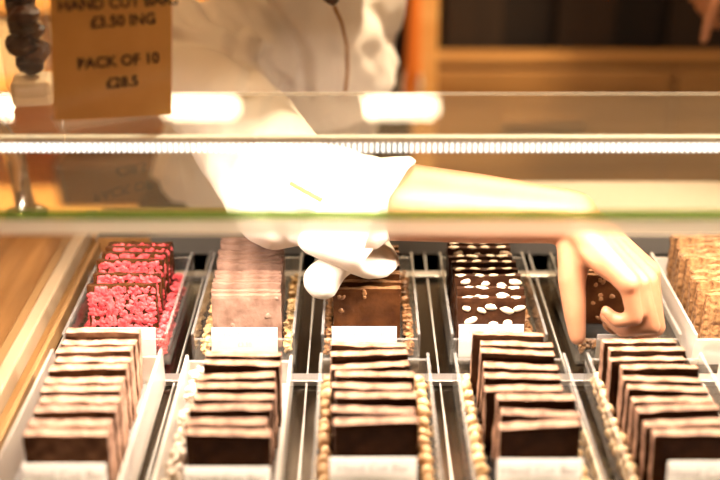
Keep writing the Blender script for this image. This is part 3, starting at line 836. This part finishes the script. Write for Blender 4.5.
# ochre trim down the shirt front; the sleeve line paints a crease's shade
me = shirt.data
bvh = BVHTree.FromPolygons([v.co - OFF for v in me.vertices], [tuple(p.vertices) for p in me.polygons])
def on_shirt(pix):
    out = []
    for u, v in pix:
        h = bvh.ray_cast(Vector((0, 0, Z0+H)), ray(u, v))
        if h[0] is not None: out.append(h[0] + h[1]*.0006 + OFF)
    return out
def dens(pl_, n=8): return [(a[0]+(b[0]-a[0])*i/n, a[1]+(b[1]-a[1])*i/n) for a, b in zip(pl_[:-1], pl_[1:]) for i in range(n)] + [pl_[-1]]
for line, r in (([(334, 6), (341, 22), (346, 45), (347, 70), (345, 92)], .0022), ([(290, 184), (320, 200), (348, 213), (366, 219)], .0024)):
    p = on_shirt(dens(line))
    if len(p) > 3:
        bm = bmesh.new(); tube(bm, p, r, 8); mesh_obj('piping_crease', bm, M['piping_crease'], person, True)

# --- second seller, only a fingertip shows at the edge of the photo
p2 = empty('person', V(.86, 1.62, -Z0))
tag(p2, 'person in a dark shirt at the counter end with one finger lowered', 'person')
O2 = -V(.86, 1.62, -Z0)
D = Vector((.86, 1.62, 0))
J2 = {k: V(*p)+D for k, p in dict(pelvis=(0, 0, .06), belly=(0, -.01, .18), chest=(0, -.01, .36), neck=(0, 0, .52), headc=(0, -.03, .66), rs=(-.17, 0, .47), re=(-.22, -.02, .22), rw=(-.33, -.14, .27), ls=(.17, 0, .47), le=(.21, .03, .20), lw=(.21, -.05, -.02), rh=(-.08, 0, .02), lh=(.08, 0, .02), rk=(-.09, -.02, -.40), lk=(.09, -.02, -.40), ra=(-.09, .02, -.82), la=(.09, .02, -.82)).items()}
bm = bmesh.new()
chain(bm, [J2['pelvis'], J2['belly'], J2['chest']], [.12, .11, .12], 24, .75, (0, 1, 0))
add_capsule(bm, J2['rs'], J2['ls'], .055, .055); add_capsule(bm, J2['chest'], J2['neck'], .09, .05)
add_capsule(bm, J2['neck'], J2['headc'], .052, .048)
chain(bm, [J2['rs'], J2['re'], J2['rw']], [.05, .04, .026]); chain(bm, [J2['ls'], J2['le'], J2['lw']], [.05, .04, .026])
k2 = J2['rw'] + Vector((-.055, -.045, -.035))
hand(bm, J2['rw'], k2, Vector((.5, -.8, 0)), ((25, 40, 50), (55, 110, 150), (60, 115, 150), (62, 115, 150)), [J2['rw']+Vector((-.02, .01, -.02)), J2['rw']+Vector((-.035, .015, -.04)), J2['rw']+Vector((-.05, .01, -.06)), J2['rw']+Vector((-.06, .0, -.075))])
k3 = J2['lw'] + Vector((0, -.03, -.08))
hand(bm, J2['lw'], k3, Vector((0, -1, 0)), ((15, 30, 40),)*4, [J2['lw']+Vector((-.01, -.02, -.02)), J2['lw']+Vector((-.015, -.045, -.05)), J2['lw']+Vector((-.015, -.055, -.07)), J2['lw']+Vector((-.015, -.06, -.09))])
for s in 'rl':
    chain(bm, [J2[s+'h'], J2[s+'k'], J2[s+'a']], [.09, .06, .04]); add_capsule(bm, J2[s+'a']+Vector((0, .02, -.04)), J2[s+'a']+Vector((0, -.13, -.05)), .03, .024)
Rm2, T2 = head_bm(bm, J2['headc'], (-.3, -.9, -.2), (0, 0, 1))
bmesh.ops.translate(bm, vec=O2, verts=bm.verts)
remesh('body', bm, .004, M['skin'], p2, 6)
for k in (-1, 1):
    bm = bmesh.new(); add_ell(bm, T2(k*.030, .077, -.017)+O2, (.012, .007, .006), Rm2, 2); mesh_obj('eye', bm, M['eye'], p2, True)
bm = bmesh.new(); add_ell(bm, T2(0, .086, -.060)+O2, (.021, .006, .007), Rm2, 2); mesh_obj('mouth', bm, M['lip'], p2, True)
bm = bmesh.new(); add_ell(bm, T2(0, -.026, .030)+O2, (.082, .094, .090), Rm2); remesh('hair', bm, .005, M['hair'], p2, 4)
bm = bmesh.new()
chain(bm, [J2['pelvis'], J2['belly'], J2['chest']], [.145, .138, .14], 24, .8, (0, 1, 0)); add_capsule(bm, J2['rs'], J2['ls'], .072, .072)
add_capsule(bm, J2['chest'], J2['neck'].lerp(J2['chest'], .25), .11, .07)
chain(bm, [J2['rs'], J2['re']], [.07, .058]); chain(bm, [J2['ls'], J2['le']], [.07, .058])
bmesh.ops.translate(bm, vec=O2, verts=bm.verts); remesh('shirt', bm, .006, M['shirt_dark'], p2, 5)
bm = bmesh.new()
for s in 'rl':
    chain(bm, [J2[s+'h'], J2[s+'k'], J2[s+'a']+Vector((0, 0, .03))], [.105, .078, .06])
    b2 = bmesh.new(); add_capsule(b2, J2[s+'a']+Vector((0, .03, -.036))+O2, J2[s+'a']+Vector((0, -.15, -.044))+O2, .042, .034); remesh('shoe', b2, .006, M['shoe'], p2, 3)
bmesh.ops.translate(bm, vec=O2, verts=bm.verts); remesh('trousers', bm, .006, M['trousers'], p2, 4)

# ------------------------------------------------------------------ light, camera
w = bpy.data.worlds.new('World'); bpy.context.scene.world = w; w.use_nodes = True
w.node_tree.nodes['Background'].inputs[0].default_value = (1, .8, .6, 1)
w.node_tree.nodes['Background'].inputs[1].default_value = .03

cam = bpy.data.cameras.new('Camera'); co = bpy.data.objects.new('Camera', cam); C.objects.link(co)
co.location = (0, 0, Z0+H); co.rotation_euler = (math.pi/2-PITCH, 0, 0)
cam.sensor_width = 36; cam.lens = 36*FPX/720; cam.clip_start = .02
cam.dof.use_dof = True; cam.dof.focus_distance = .99; cam.dof.aperture_fstop = 2.1
sc = bpy.context.scene; sc.camera = co
sc.view_settings.view_transform = 'Standard'; sc.view_settings.look = 'None'
sc.view_settings.gamma = 1; sc.view_settings.use_curve_mapping = False
sc.view_settings.exposure = 0.35
